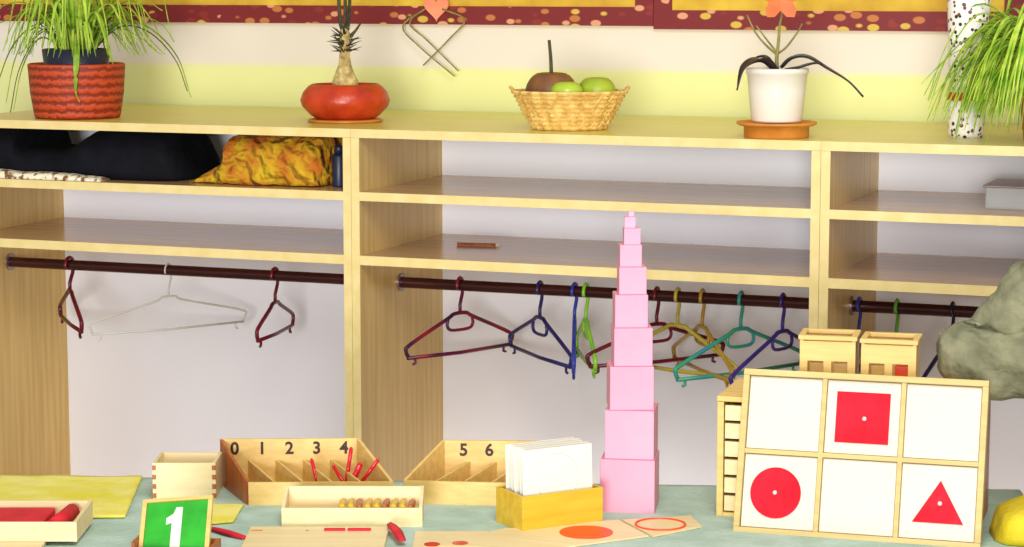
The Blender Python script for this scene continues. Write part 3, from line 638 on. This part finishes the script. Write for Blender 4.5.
# ---------------------------------------------------------------- number boxes
def board_between(bm, p, q, z0, zp, zq, th):
    """upright board standing between two plan points, its top running from zp to zq"""
    p, q = Vector(p), Vector(q); d = (q - p).normalized(); n = Vector((-d.y, d.x)) * th / 2
    v = []
    for P, zt in ((p, zp), (q, zq)):
        for s in (-1, 1): v += [bm.verts.new((P.x + n.x * s, P.y + n.y * s, z0)), bm.verts.new((P.x + n.x * s, P.y + n.y * s, zt))]
    a0, a1, b0, b1, c0, c1, d0, d1 = v
    for f in ((a0, a1, b1, b0), (c0, d0, d1, c1), (a0, c0, c1, a1), (b0, b1, d1, d0), (a1, c1, d1, b1), (a0, b0, d0, c0)): bm.faces.new(f)
def spindle_box(name, label, FL, FR, BL, BR, digits, ncell, hb=.09, hf=.045, mside='midwood'):
    t = thing(name, label, 'box', (FL[0], FL[1], T), 0, 'slope-sided number boxes')
    o = Vector(FL); L = [Vector(p) - o for p in (FL, FR, BL, BR)]; fl, fr_, bl, br = L
    bm = bmesh.new(); board_between(bm, fl, fr_, .0, hf, hf, .006); bm_obj('front_board', bm, 'midwood', t)
    e = (br - bl).normalized()
    bm = bmesh.new(); board_between(bm, bl, br, .0, hb, hb, .006); bk = bm_obj('number_board', bm, 'midwood', t)
    for i, (a, b) in enumerate(((fl, bl), (fr_, br))):
        bm = bmesh.new(); dd_ = (b - a).normalized() * .0032; board_between(bm, a + dd_, b - dd_, .0, hf, hb, .006)
        bm_obj('end_board', bm, 'red_or_shaded_wood' if (i == 0 and mside == 'red_or_shaded_wood') else 'midwood', t)  # shade on the left end is painted in with the reddish brown
    for k in range(1, ncell):
        f = k / ncell; a = fl.lerp(fr_, f); b = bl.lerp(br, f); dd_ = (b - a).normalized() * .0035
        bm = bmesh.new(); board_between(bm, a + dd_, b - dd_, .004, hf - .004, hf + .004, .004); bm_obj('divider', bm, 'midwood', t)
    bm = bmesh.new(); i_ = .004; plate(bm, [fl, fr_, br, bl], .0005, .004); bm_obj('bottom_board', bm, 'midwood', t)
    ang = math.atan2(e.y, e.x); nrm = Vector((e.y, -e.x))
    for s, f in digits:
        p = bl.lerp(br, f) + nrm * .0032
        text_obj('numeral', s, .033, bk, 'ink', (p.x, p.y, hb - .019), (R_(90), 0, ang), .0009)
    return t
FL, FR = (-1.941, 3.667), (-1.695, 3.768); BL, BR = (-2.0726, 3.8063), (-1.8315, 3.9100)
spindle_box('spindle_box', 'slope-sided spindle box numbered 0 to 4', FL, FR, BL, BR, [('0', .10), ('1', .30), ('2', .50), ('3', .70), ('4', .90)], 5, mside='red_or_shaded_wood')
spindle_box('spindle_box', 'slope-sided spindle box marked 5 and 6 behind the card box', (-1.679, 3.785), (-1.424, 3.856), (-1.6705 + .002, 3.9515), (-1.43, 4.035), [('5', .15), ('6', .345)], 5)
# red sticks inside the numbered box
def stick(x, y, z, dx, dy, dz, label, m='red_paint', r=.0038):
    t = thing('counting_stick', label, 'stick', (x, y, z), 0, 'red counting sticks in the spindle box')
    bm = bmesh.new(); tube(bm, [(0, 0, 0), (dx * .5, dy * .5, dz * .5), (dx, dy, dz)], r, 8); bm_obj('shaft', bm, m, t, smooth=True)
    bm = bmesh.new(); c = Vector((dx, dy, dz)); n = c.normalized(); tube(bm, [c + n * .0002, c + n * .004], r * .9, 8, r2=r * .4); bm_obj('rounded_end', bm, m, t, smooth=True)
stick(-1.862, 3.80, T + .012, -.02, .012, .05, 'red counting stick leaning alone in compartment 2')
stick(-1.812, 3.812, T + .012, .006, .014, .075, 'tallest upright red counting stick in compartment 3')
stick(-1.80, 3.80, T + .012, -.035, .01, .042, 'short red counting stick leaning left in compartment 3')
stick(-1.79, 3.812, T + .012, .04, .012, .058, 'red counting stick leaning right across compartments 3 and 4')
stick(-1.804, 3.806, T + .010, .024, .004, .052, 'stubby red counting stick between the tall and right-leaning ones', r=.006)
# finger-jointed plain box left of the number box
def jointed_box(name, label, loc, rz, w, d, h, m='lightwood', hb=None, th=.006, joints=True):
    t = thing(name, label, 'box', loc, rz); hb = hb or h
    bm_obj('front_board', boxes((th, w - th, 0, th, 0, h), bev=.0005), m, t)
    bm_obj('back_board', boxes((th, w - th, d - th, d, 0, hb), bev=.0005), m, t)
    for x in (0, w - th):
        bm = bmesh.new(); a = [bm.verts.new(p) for p in ((x, 0, 0), (x, d, 0), (x, d, hb), (x, 0, h))]; b = [bm.verts.new(p) for p in ((x + th, 0, 0), (x + th, d, 0), (x + th, d, hb), (x + th, 0, h))]
        bm.faces.new(a); bm.faces.new(list(reversed(b)))
        for k in range(4): bm.faces.new((a[k], b[k], b[(k + 1) % 4], a[(k + 1) % 4]))
        sp = bm_obj('side_board', bm, m, t)
        if joints:
            n = 4; q = h / (2 * n)
            bm_obj('finger_joints', boxes(*[(x - .0006, x + th + .0006, -.0007, .0035, (2 * k + .5) * q, (2 * k + 1.5) * q) for k in range(n)]), 'red_or_shaded_wood', sp)
    bm_obj('bottom_board', boxes((th, w - th, th, d - th, 0, .004)), m, t)
    return t
jointed_box('wooden_box', 'pale finger-jointed box left of the numbered spindle box', (-2.130, 3.644, T), 21, .118, .10, .071)
# shallow box with spindles, in front
t = jointed_box('spindle_tray', 'pale shallow tray of little wooden spindles below the numbers', (-1.807, 3.537, T), 21, .250, .075, .036, hb=.060, joints=False)
c21, s21 = math.cos(R_(21)), math.sin(R_(21))
def loc21(o, x, y, z): return (o[0] + x * c21 - y * s21, o[1] + x * s21 + y * c21, z)
rnd = random.Random(5)
for k in range(9):
    tt = thing('wooden_spindle', 'brown wooden spindle lying in the shallow pale tray', 'spindle', loc21((-1.807, 3.537), .105 + .0155 * k, .036 + rnd.uniform(-.002, .002), T + .0335), 21 + 90 + rnd.uniform(-4, 4), 'spindles in the pale tray')
    bm = bmesh.new(); tube(bm, [(-.024, 0, 0), (-.012, 0, 0), (.012, 0, 0), (.024, 0, 0)], .0062, 8); bm_obj('shaft', bm, 'red_or_shaded_wood' if k % 3 == 2 else 'ochrewood', tt, smooth=True)
t2 = thing('spindle_rest', 'plain wooden insert board the small spindles lie on', 'board', loc21((-1.807, 3.537), .006, .007, T + .0042), 21)
bm_obj('rest_board', boxes((.001, .237, .001, .060, 0, .004)), 'midwood', t2)
bm_obj('rest_blocks', boxes((.092, .236, .004, .057, .0041, .0228), bev=.001), 'midwood', t2)

# card box with white cards
t = thing('card_box', 'ochre wooden box holding upright white cards', 'box', (-1.392, 3.650, T), 0)
t.rotation_euler = (0, 0, R_(50)); bw, bd, bh = .165, .098, .066; th = .006
bm_obj('front_board', boxes((0, bw, 0, th, 0, bh), bev=.0008), 'ochrewood', t)
bm_obj('back_board', boxes((0, bw, bd - th, bd, 0, bh), bev=.0008), 'ochrewood', t)
for x in (0, bw - th): bm_obj('side_board', boxes((x, x + th, th + .0001, bd - th - .0001, 0, bh), bev=.0005), 'ochrewood', t)
bm_obj('bottom_board', boxes((th, bw - th, th, bd - th, 0, .004)), 'ochrewood', t)
cc, ss = math.cos(R_(50)), math.sin(R_(50))
names = ['frontmost white card in the ochre box, with a faint ring', 'second white card from the front in the ochre box', 'middle white card of the ochre box', 'fourth white card from the front in the ochre box', 'rearmost white card of the ochre box']
for k in range(5):
    y = .012 + .016 * k; x0 = .010 + (.003 if k % 2 else 0)
    o = thing('picture_card', names[k], 'card', (-1.392 + x0 * cc - y * ss, 3.650 + x0 * ss + y * cc, T + .0045), 0, 'white cards in the ochre box')
    o.rotation_euler = (R_(-3 if k < 4 else -2), 0, R_(50))
    bm_obj('card_sheet', boxes((0, .142, 0, .0012, 0, .140), bev=.0004), 'white_card', o)
    if k == 0:
        bm = bmesh.new(); tube(bm, [(.07 + .043 * math.cos(a * math.pi / 24), -.0004, .086 + .043 * math.sin(a * math.pi / 24)) for a in range(48)], .0008, 5, closed=True); bm_obj('pencil_ring', bm, 'pencil', o)

# flat geometric cards in front of the card box
def flat_card(label, pts, shape, c, rr, z=T + .0025, m='lightwood', rz=21, grp='flat cards with red rounds'):
    cx = sum(p[0] for p in pts) / len(pts); cy = sum(p[1] for p in pts) / len(pts)
    t = thing('shape_card', label, 'card', (cx, cy, z), 0, grp)
    bm = bmesh.new(); plate(bm, [(p[0] - cx, p[1] - cy) for p in pts], 0, .003); bm_obj('card_sheet', bm, m, t)
    x, y = c[0] - cx, c[1] - cy
    bm = bmesh.new()
    if shape == 'disc': disc(bm, x, y, rr, .0031, .0042)
    else: tube(bm, [(x + rr * math.cos(a * math.pi / 24), y + rr * math.sin(a * math.pi / 24), .0036) for a in range(48)], .0022, 6, closed=True)
    bm_obj('red_round' if shape == 'disc' else 'red_ring', bm, 'orange_red', t, smooth=False)
flat_card('long pale card with a solid orange-red disc, before the card box', [(-1.50, 3.50), (-1.31, 3.545), (-1.176, 3.700), (-1.262, 3.792), (-1.431, 3.655)], 'disc', (-1.284, 3.680), .047)
flat_card('pale card with an outlined red ring, before the pink tower', [(-1.168, 3.700), (-1.109, 3.800), (-1.150, 3.868), (-1.256, 3.794)], 'ring', (-1.180, 3.782), .044)

# small cream card with red dots, near edge
t = thing('dot_card', 'cream card with two red dots near the front edge', 'card', (-1.487, 3.525, T + .0025), 21)
bm_obj('card_sheet', boxes((-.055, .072, -.08, .085, 0, .0025), bev=.0006), 'lightwood', t)
for x, y in ((-.022, -.012), (.026, -.004)):
    bm = bmesh.new(); disc(bm, x, y, .014, .0026, .0036, 24); bm_obj('red_dot', bm, 'red_paint', t)
# numbered plank (pale, with red bars)
t = thing('bar_plank', 'pale plank with red bars laid before the spindle tray', 'board', (-1.785, 3.425, T + .002), 21)
bm_obj('plank', boxes((-.032, .212, -.10, .085, 0, .008), bev=.0015), 'lightwood', t)
for x0, x1 in ((.10, .137), (.141, .182)): bm_obj('red_bar', boxes((x0, x1, .050, .060, .0081, .0115), bev=.0008), 'red_felt', t)
for x0, x1 in ((-.028, -.008), (.068, .073)): bm_obj('brown_mark', boxes((x0, x1, .050, .056, .0081, .0086)), 'saucer', t)
def ribbon(name, label, pts, w, m):
    bm = bmesh.new(); P = smooth_path(pts, 6); rows = []
    for i, p in enumerate(P):
        tt = (P[min(i + 1, len(P) - 1)] - P[max(0, i - 1)]).normalized(); sd = tt.cross(Vector((0, 0, 1))).normalized(); ww = w * (.5 + .5 * math.sin(math.pi * (.15 + .7 * i / (len(P) - 1))))
        rows.append([bm.verts.new(p - sd * ww), bm.verts.new(p + Vector((0, 0, .004))), bm.verts.new(p + sd * ww), bm.verts.new(p - Vector((0, 0, .0005)))])
    for a, b in zip(rows, rows[1:]):
        for k in range(4): bm.faces.new((a[k], a[(k + 1) % 4], b[(k + 1) % 4], b[k]))
    bm.faces.new(list(reversed(rows[0]))); bm.faces.new(rows[-1])
    return tag(bm_obj(name, bm, m, smooth=True), label, 'ribbon')
ribbon('ribbon', 'crimson ribbon on the pale plank below the spindle tray right end', [(-1.612, 3.575, T + .016), (-1.598, 3.555, T + .016), (-1.580, 3.53, T + .016), (-1.55, 3.485, T + .012)], .010, 'red_felt')
ribbon('ribbon', 'crimson and dark ribbon between the green number card and plank', [(-1.92, 3.475, T + .004), (-1.89, 3.462, T + .006), (-1.855, 3.445, T + .006), (-1.825, 3.435, T + .004)], .012, 'red_felt')

# green numeral card in a wooden frame box
t = thing('numeral_card', 'green card with a white numeral 1 standing in a wooden frame', 'card', (-1.936, 3.272, T), 24)
t.rotation_euler = (0, 0, R_(16))
bx = bm_obj('stand_box', boxes((-.012, .125, -.03, -.024, 0, .022), (-.012, .125, .044, .05, 0, .022), (-.012, -.006, -.024, .044, 0, .03), (.119, .125, -.024, .044, 0, .022), (-.006, .119, -.024, .044, 0, .004)), 'red_or_shaded_wood', t)
def tilt(o): o.location = (0, -.012, .006); o.rotation_euler = (R_(-42), R_(-5), 0); return o
cs = tilt(bm_obj('card_sheet', boxes((.004, .110, 0, .003, .004, .098), bev=.0005), 'green', t))
bm_obj('card_frame', boxes((-.004, .118, -.003, .006, -.004, .0035), (-.004, .118, -.003, .006, .0985, .105), (-.004, .0035, -.003, .006, .0035, .0985), (.1105, .118, -.003, .006, .0035, .0985), bev=.0008), 'midwood', cs)
bm = bmesh.new(); prism(bm, [(.050, .0045), (.067, .0045), (.067, .086), (.056, .086), (.052, .074), (.040, .066), (.040, .054), (.050, .057)], -.0014, -.0001); bm_obj('numeral', bm, 'white_card', cs)
# yellow cloth mat + tray with red felt on the left
def grid_cloth(name, label, cat, m, quad, z, amp, seed, n=24):
    bm = bmesh.new(); q = [Vector(p) for p in quad]; g = []
    for i in range(n + 1):
        row = []
        for j in range(n + 1):
            u, v = i / n, j / n; p = q[0].lerp(q[1], u).lerp(q[3].lerp(q[2], u), v)
            zz = z + amp * (.5 + .5 * noise.noise(Vector((p.x * 14 + seed, p.y * 14, 0)))) 
            row.append(bm.verts.new((p.x, p.y, zz)))
        g.append(row)
    for i in range(n):
        for j in range(n): bm.faces.new((g[i][j], g[i + 1][j], g[i + 1][j + 1], g[i][j + 1]))
    r = bmesh.ops.extrude_face_region(bm, geom=bm.faces[:]); 
    for v in [x for x in r['geom'] if isinstance(x, bmesh.types.BMVert)]: v.co.z += .003
    return tag(bm_obj(name, bm, m, smooth=True), label, cat)
grid_cloth('yellow_cloth', 'yellow cloth spread under the tray with red felt', 'cloth', 'cloth_yellow', [(-2.31, 3.40), (-2.098, 3.489), (-2.238, 3.79), (-2.55, 3.68)], T + .002, .005, 3)
grid_cloth('yellow_cloth', 'small pale yellow cloth between the green card and numbered spindle box', 'cloth', 'cloth_yellow', [(-1.965, 3.47), (-1.900, 3.53), (-1.945, 3.655), (-2.03, 3.63)], T + .002, .003, 7)
t = jointed_box('felt_tray', 'pale shallow tray with crimson felt at the left edge', (-2.322, 3.190, T + .010), 21, .268, .150, .034, joints=False, hb=.038)
t2 = thing('felt_sheet', 'crimson felt sheets lying in the pale left tray', 'felt', loc21((-2.322, 3.190), .01, .01, T + .0145), 21)
bm_obj('stacked_sheets', boxes((.0, .195, .004, .125, 0, .024), bev=.003), 'red_felt', t2)
bm_obj('rolled_sheet', (lambda b: (tube(b, [(.215, .01, .018), (.225, .12, .018)], .014, 12), b)[1])(bmesh.new()), 'red_felt', t2, smooth=True)
t = thing('pale_board', 'pinkish pale board beneath the felt tray at the lower left', 'board', (-2.365, 3.115, T + .0025), 21)
bm_obj('board_sheet', boxes((0, .28, 0, .20, 0, .007), bev=.001), 'lightwood', t)
# mustard cushion at the right edge
t = mound('cushion', 'mustard yellow cushion at the lower right corner', 'cushion', 'cushion_yellow', (-.530, 3.955, T + .002),
      [(-.095, .03, .015, -.01), (-.08, .07, .05, -.005), (-.02, .095, .072, 0), (.02, .10, .075, 0), (.05, .08, .05, 0), (.062, .04, .02, 0)], 4, .003, rz=17.6)

# ---------------------------------------------------------------- seated person at the table's right end
def skin_body(name, verts, edges, radii, m, parent, root=0, sub=2):
    me = bpy.data.meshes.new(name); me.from_pydata([Vector(v) for v in verts], edges, [])
    o = bpy.data.objects.new(name, me); COL.objects.link(o)
    md = o.modifiers.new('skin', 'SKIN'); md.use_smooth_shade = True
    for i, r in enumerate(radii):
        sv = me.skin_vertices[0].data[i]; sv.radius = (r, r) if not isinstance(r, tuple) else r; sv.use_root = (i == root)
    s2 = o.modifiers.new('sub', 'SUBSURF'); s2.levels = sub; s2.render_levels = sub
    dg = bpy.context.evaluated_depsgraph_get(); dg.update()
    m2 = bpy.data.meshes.new_from_object(o.evaluated_get(dg)); bpy.data.objects.remove(o)
    o = bpy.data.objects.new(name, m2); COL.objects.link(o); m2.materials.clear(); m2.materials.append(M[m]); o.parent = parent
    for p in m2.polygons: p.use_smooth = True
    return o
PO = Vector((-.20, 4.16, 0))
person = thing('person', 'seated person in a grey-green sweater, elbow propped on the drawer cabinet', 'person', PO)
def L(*p): return tuple(Vector(p) - PO)
EL = (-.675, 4.075, .905)
# body: one continuous figure
bv = [L(-.20, 4.16, .52), L(-.22, 4.16, .70), L(-.27, 4.16, .88), L(-.31, 4.16, 1.00), L(-.35, 4.16, 1.08), L(-.38, 4.16, 1.14), L(-.40, 4.16, 1.21), L(-.40, 4.16, 1.27),
      L(-.36, 4.02, 1.01), L(-.53, 4.03, .935), L(*EL), L(-.615, 4.08, .99), L(-.560, 4.10, 1.075), L(-.535, 4.115, 1.12),
      L(-.31, 4.32, 1.0), L(-.30, 4.38, .80), L(-.42, 4.34, .62), L(-.47, 4.33, .60),
      L(-.24, 4.07, .50), L(-.60, 4.06, .445), L(-.58, 4.06, .10), L(-.24, 4.25, .50), L(-.60, 4.26, .445), L(-.58, 4.26, .10)]
be = [(0, 1), (1, 2), (2, 3), (3, 4), (4, 5), (5, 6), (6, 7), (3, 8), (8, 9), (9, 10), (10, 11), (11, 12), (12, 13), (3, 14), (14, 15), (15, 16), (16, 17), (0, 18), (18, 19), (19, 20), (0, 21), (21, 22), (22, 23)]
br_ = [.09, .10, .11, .10, .05, .05, .085, .08, .045, .032, .026, .028, .026, .022, .06, .045, .03, .022, .05, .045, .035, .05, .045, .035]
skin_body('body', bv, be, br_, 'skin', person)
# sweater: torso and sleeves
sv_ = [L(-.20, 4.16, .52), L(-.22, 4.16, .70), L(-.27, 4.16, .88), L(-.31, 4.16, 1.00), L(-.345, 4.16, 1.065),
       L(-.36, 4.02, 1.005), L(-.46, 4.03, .945), L(-.56, 4.05, .915), L(-.662, 4.055, .912), L(-.748, 4.052, .889), L(-.655, 4.07, .955), L(-.612, 4.08, 1.005), L(-.540, 4.10, 1.095),
       L(-.31, 4.32, .995), L(-.30, 4.38, .80), L(-.40, 4.345, .64)]
se = [(0, 1), (1, 2), (2, 3), (3, 4), (3, 5), (5, 6), (6, 7), (7, 8), (8, 9), (8, 10), (10, 11), (11, 12), (3, 13), (13, 14), (14, 15)]
sr = [.15, .14, .15, .13, .075, .080, .066, .064, .046, .070, .064, .054, .08, .062, .045]
sw = skin_body('sweater', sv_, se, sr, 'sleeve', person, sub=3)
for v in sw.data.vertices:
    n = noise.noise(v.co * 22) * .006 + abs(noise.noise(Vector((v.co.x * 16 + v.co.z * 30, v.co.y * 8, v.co.z * 14 - v.co.x * 20)))) * .010
    v.co += v.normal * (n - .004)
skin_body('trousers', [L(-.20, 4.16, .52), L(-.24, 4.07, .50), L(-.60, 4.06, .445), L(-.58, 4.06, .13), L(-.24, 4.25, .50), L(-.60, 4.26, .445), L(-.58, 4.26, .13), L(-.20, 4.16, .62)],
          [(0, 1), (1, 2), (2, 3), (0, 4), (4, 5), (5, 6), (0, 7)], [.13, .088, .066, .055, .088, .066, .055, .12], 'trouser', person)
for y in (4.06, 4.26):
    skin_body('shoe', [L(-.57, y, .05), L(-.64, y, .045), L(-.74, y, .035)], [(0, 1), (1, 2)], [.05, .045, .033], 'shoe', person)
# head details
bm = bmesh.new(); bmesh.ops.create_uvsphere(bm, u_segments=32, v_segments=20, radius=1)
for v in bm.verts: v.co = Vector(L(-.405, 4.16, 1.235)) + Vector((v.co.x * .098, v.co.y * .078, v.co.z * .118 - (max(0, -v.co.z) * v.co.x * .01)))
bm_obj('face', bm, 'skin', person, smooth=True)
bm = bmesh.new(); bmesh.ops.create_uvsphere(bm, u_segments=32, v_segments=20, radius=1)
for v in bm.verts:
    c = v.co.copy(); x = c.x * .106
    if c.x < -.35 and c.z < .45: x *= .55
    v.co = Vector(L(-.388, 4.16, 1.262)) + Vector((x, c.y * .09 * (.9 if c.x < -.3 else 1), c.z * (.115 if c.z > 0 else .15)))
bm_obj('hair', bm, 'hair', person, smooth=True)
for s in (-1, 1):
    bm = bmesh.new(); bmesh.ops.create_uvsphere(bm, u_segments=16, v_segments=10, radius=.0125)
    for v in bm.verts: v.co += Vector(L(-.483, 4.16 + s * .031, 1.240))
    e = bm_obj('eye', bm, 'eye_white', person, smooth=True)
    bm = bmesh.new(); bmesh.ops.create_uvsphere(bm, u_segments=12, v_segments=8, radius=.0062)
    for v in bm.verts: v.co += Vector(L(-.4915, 4.16 + s * .031, 1.240))
    bm_obj('iris', bm, 'iris', e, smooth=True)
    bm = bmesh.new(); bmesh.ops.create_uvsphere(bm, u_segments=12, v_segments=8, radius=1)
    for v in bm.verts: v.co = Vector(L(-.395, 4.16 + s * .088, 1.232)) + Vector((v.co.x * .018, v.co.y * .009, v.co.z * .03))
    bm_obj('ear', bm, 'skin', person, smooth=True)
skin_body('nose', [L(-.498, 4.16, 1.245), L(-.512, 4.16, 1.222), L(-.508, 4.16, 1.208)], [(0, 1), (1, 2)], [.006, .011, .009], 'skin', person)
skin_body('mouth', [L(-.486, 4.138, 1.178), L(-.494, 4.16, 1.177), L(-.486, 4.182, 1.178)], [(0, 1), (1, 2)], [.004, .006, .004], 'lip', person)
def hand(name, wr, d, up, curl, side):
    wr, d, up = Vector(wr), Vector(d).normalized(), Vector(up).normalized(); sd = d.cross(up).normalized() * side
    V = [wr - d * .02, wr + d * .02, wr + d * .045]; E = [(0, 1), (1, 2)]; Rr = [.022, .026, .026]
    for k, (o, l) in enumerate(((-.027, .066), (-.009, .075), (.009, .070), (.026, .055))):
        b = wr + d * .07 + sd * o; i = len(V)
        V += [b, b + d * l * .45 - up * curl * .3 * l, b + d * l * .75 - up * curl * .9 * l, b + d * l * .85 - up * curl * 1.4 * l]; E += [(2, i), (i, i + 1), (i + 1, i + 2), (i + 2, i + 3)]; Rr += [.0095, .0088, .008, .007]
    i = len(V); b = wr + d * .03 - sd * .03
    V += [b, b + d * .03 - sd * .02 - up * .01, b + d * .055 - sd * .022 - up * .02]; E += [(1, i), (i, i + 1), (i + 1, i + 2)]; Rr += [.012, .010, .008]
    return skin_body(name, [tuple(v - PO) for v in V], E, Rr, 'skin', person)
hand('hand', (-.555, 4.103, 1.085), (.55, .25, .6), (-.75, -.1, .6), .5, 1)
hand('hand', (-.44, 4.335, .61), (-1, -.05, -.12), (0, 0, 1), .3, -1)
# stool under the person
t = thing('stool', 'low wooden stool under the seated person', 'stool', (-.16, 4.16, 0))
bm = bmesh.new(); lathe(bm, [(0, .355), (.165, .355), (.17, .36), (.17, .375), (.165, .38), (0, .38)], 36); bm_obj('seat', bm, 'midwood', t)
for a in (45, 135, 225, 315):
    bm = bmesh.new(); c, s = math.cos(R_(a)), math.sin(R_(a)); tube(bm, [(.11 * c, .11 * s, .3548), (.15 * c, .15 * s, 0)], .016, 12, r2=.013); bm_obj('leg', bm, 'midwood', t)
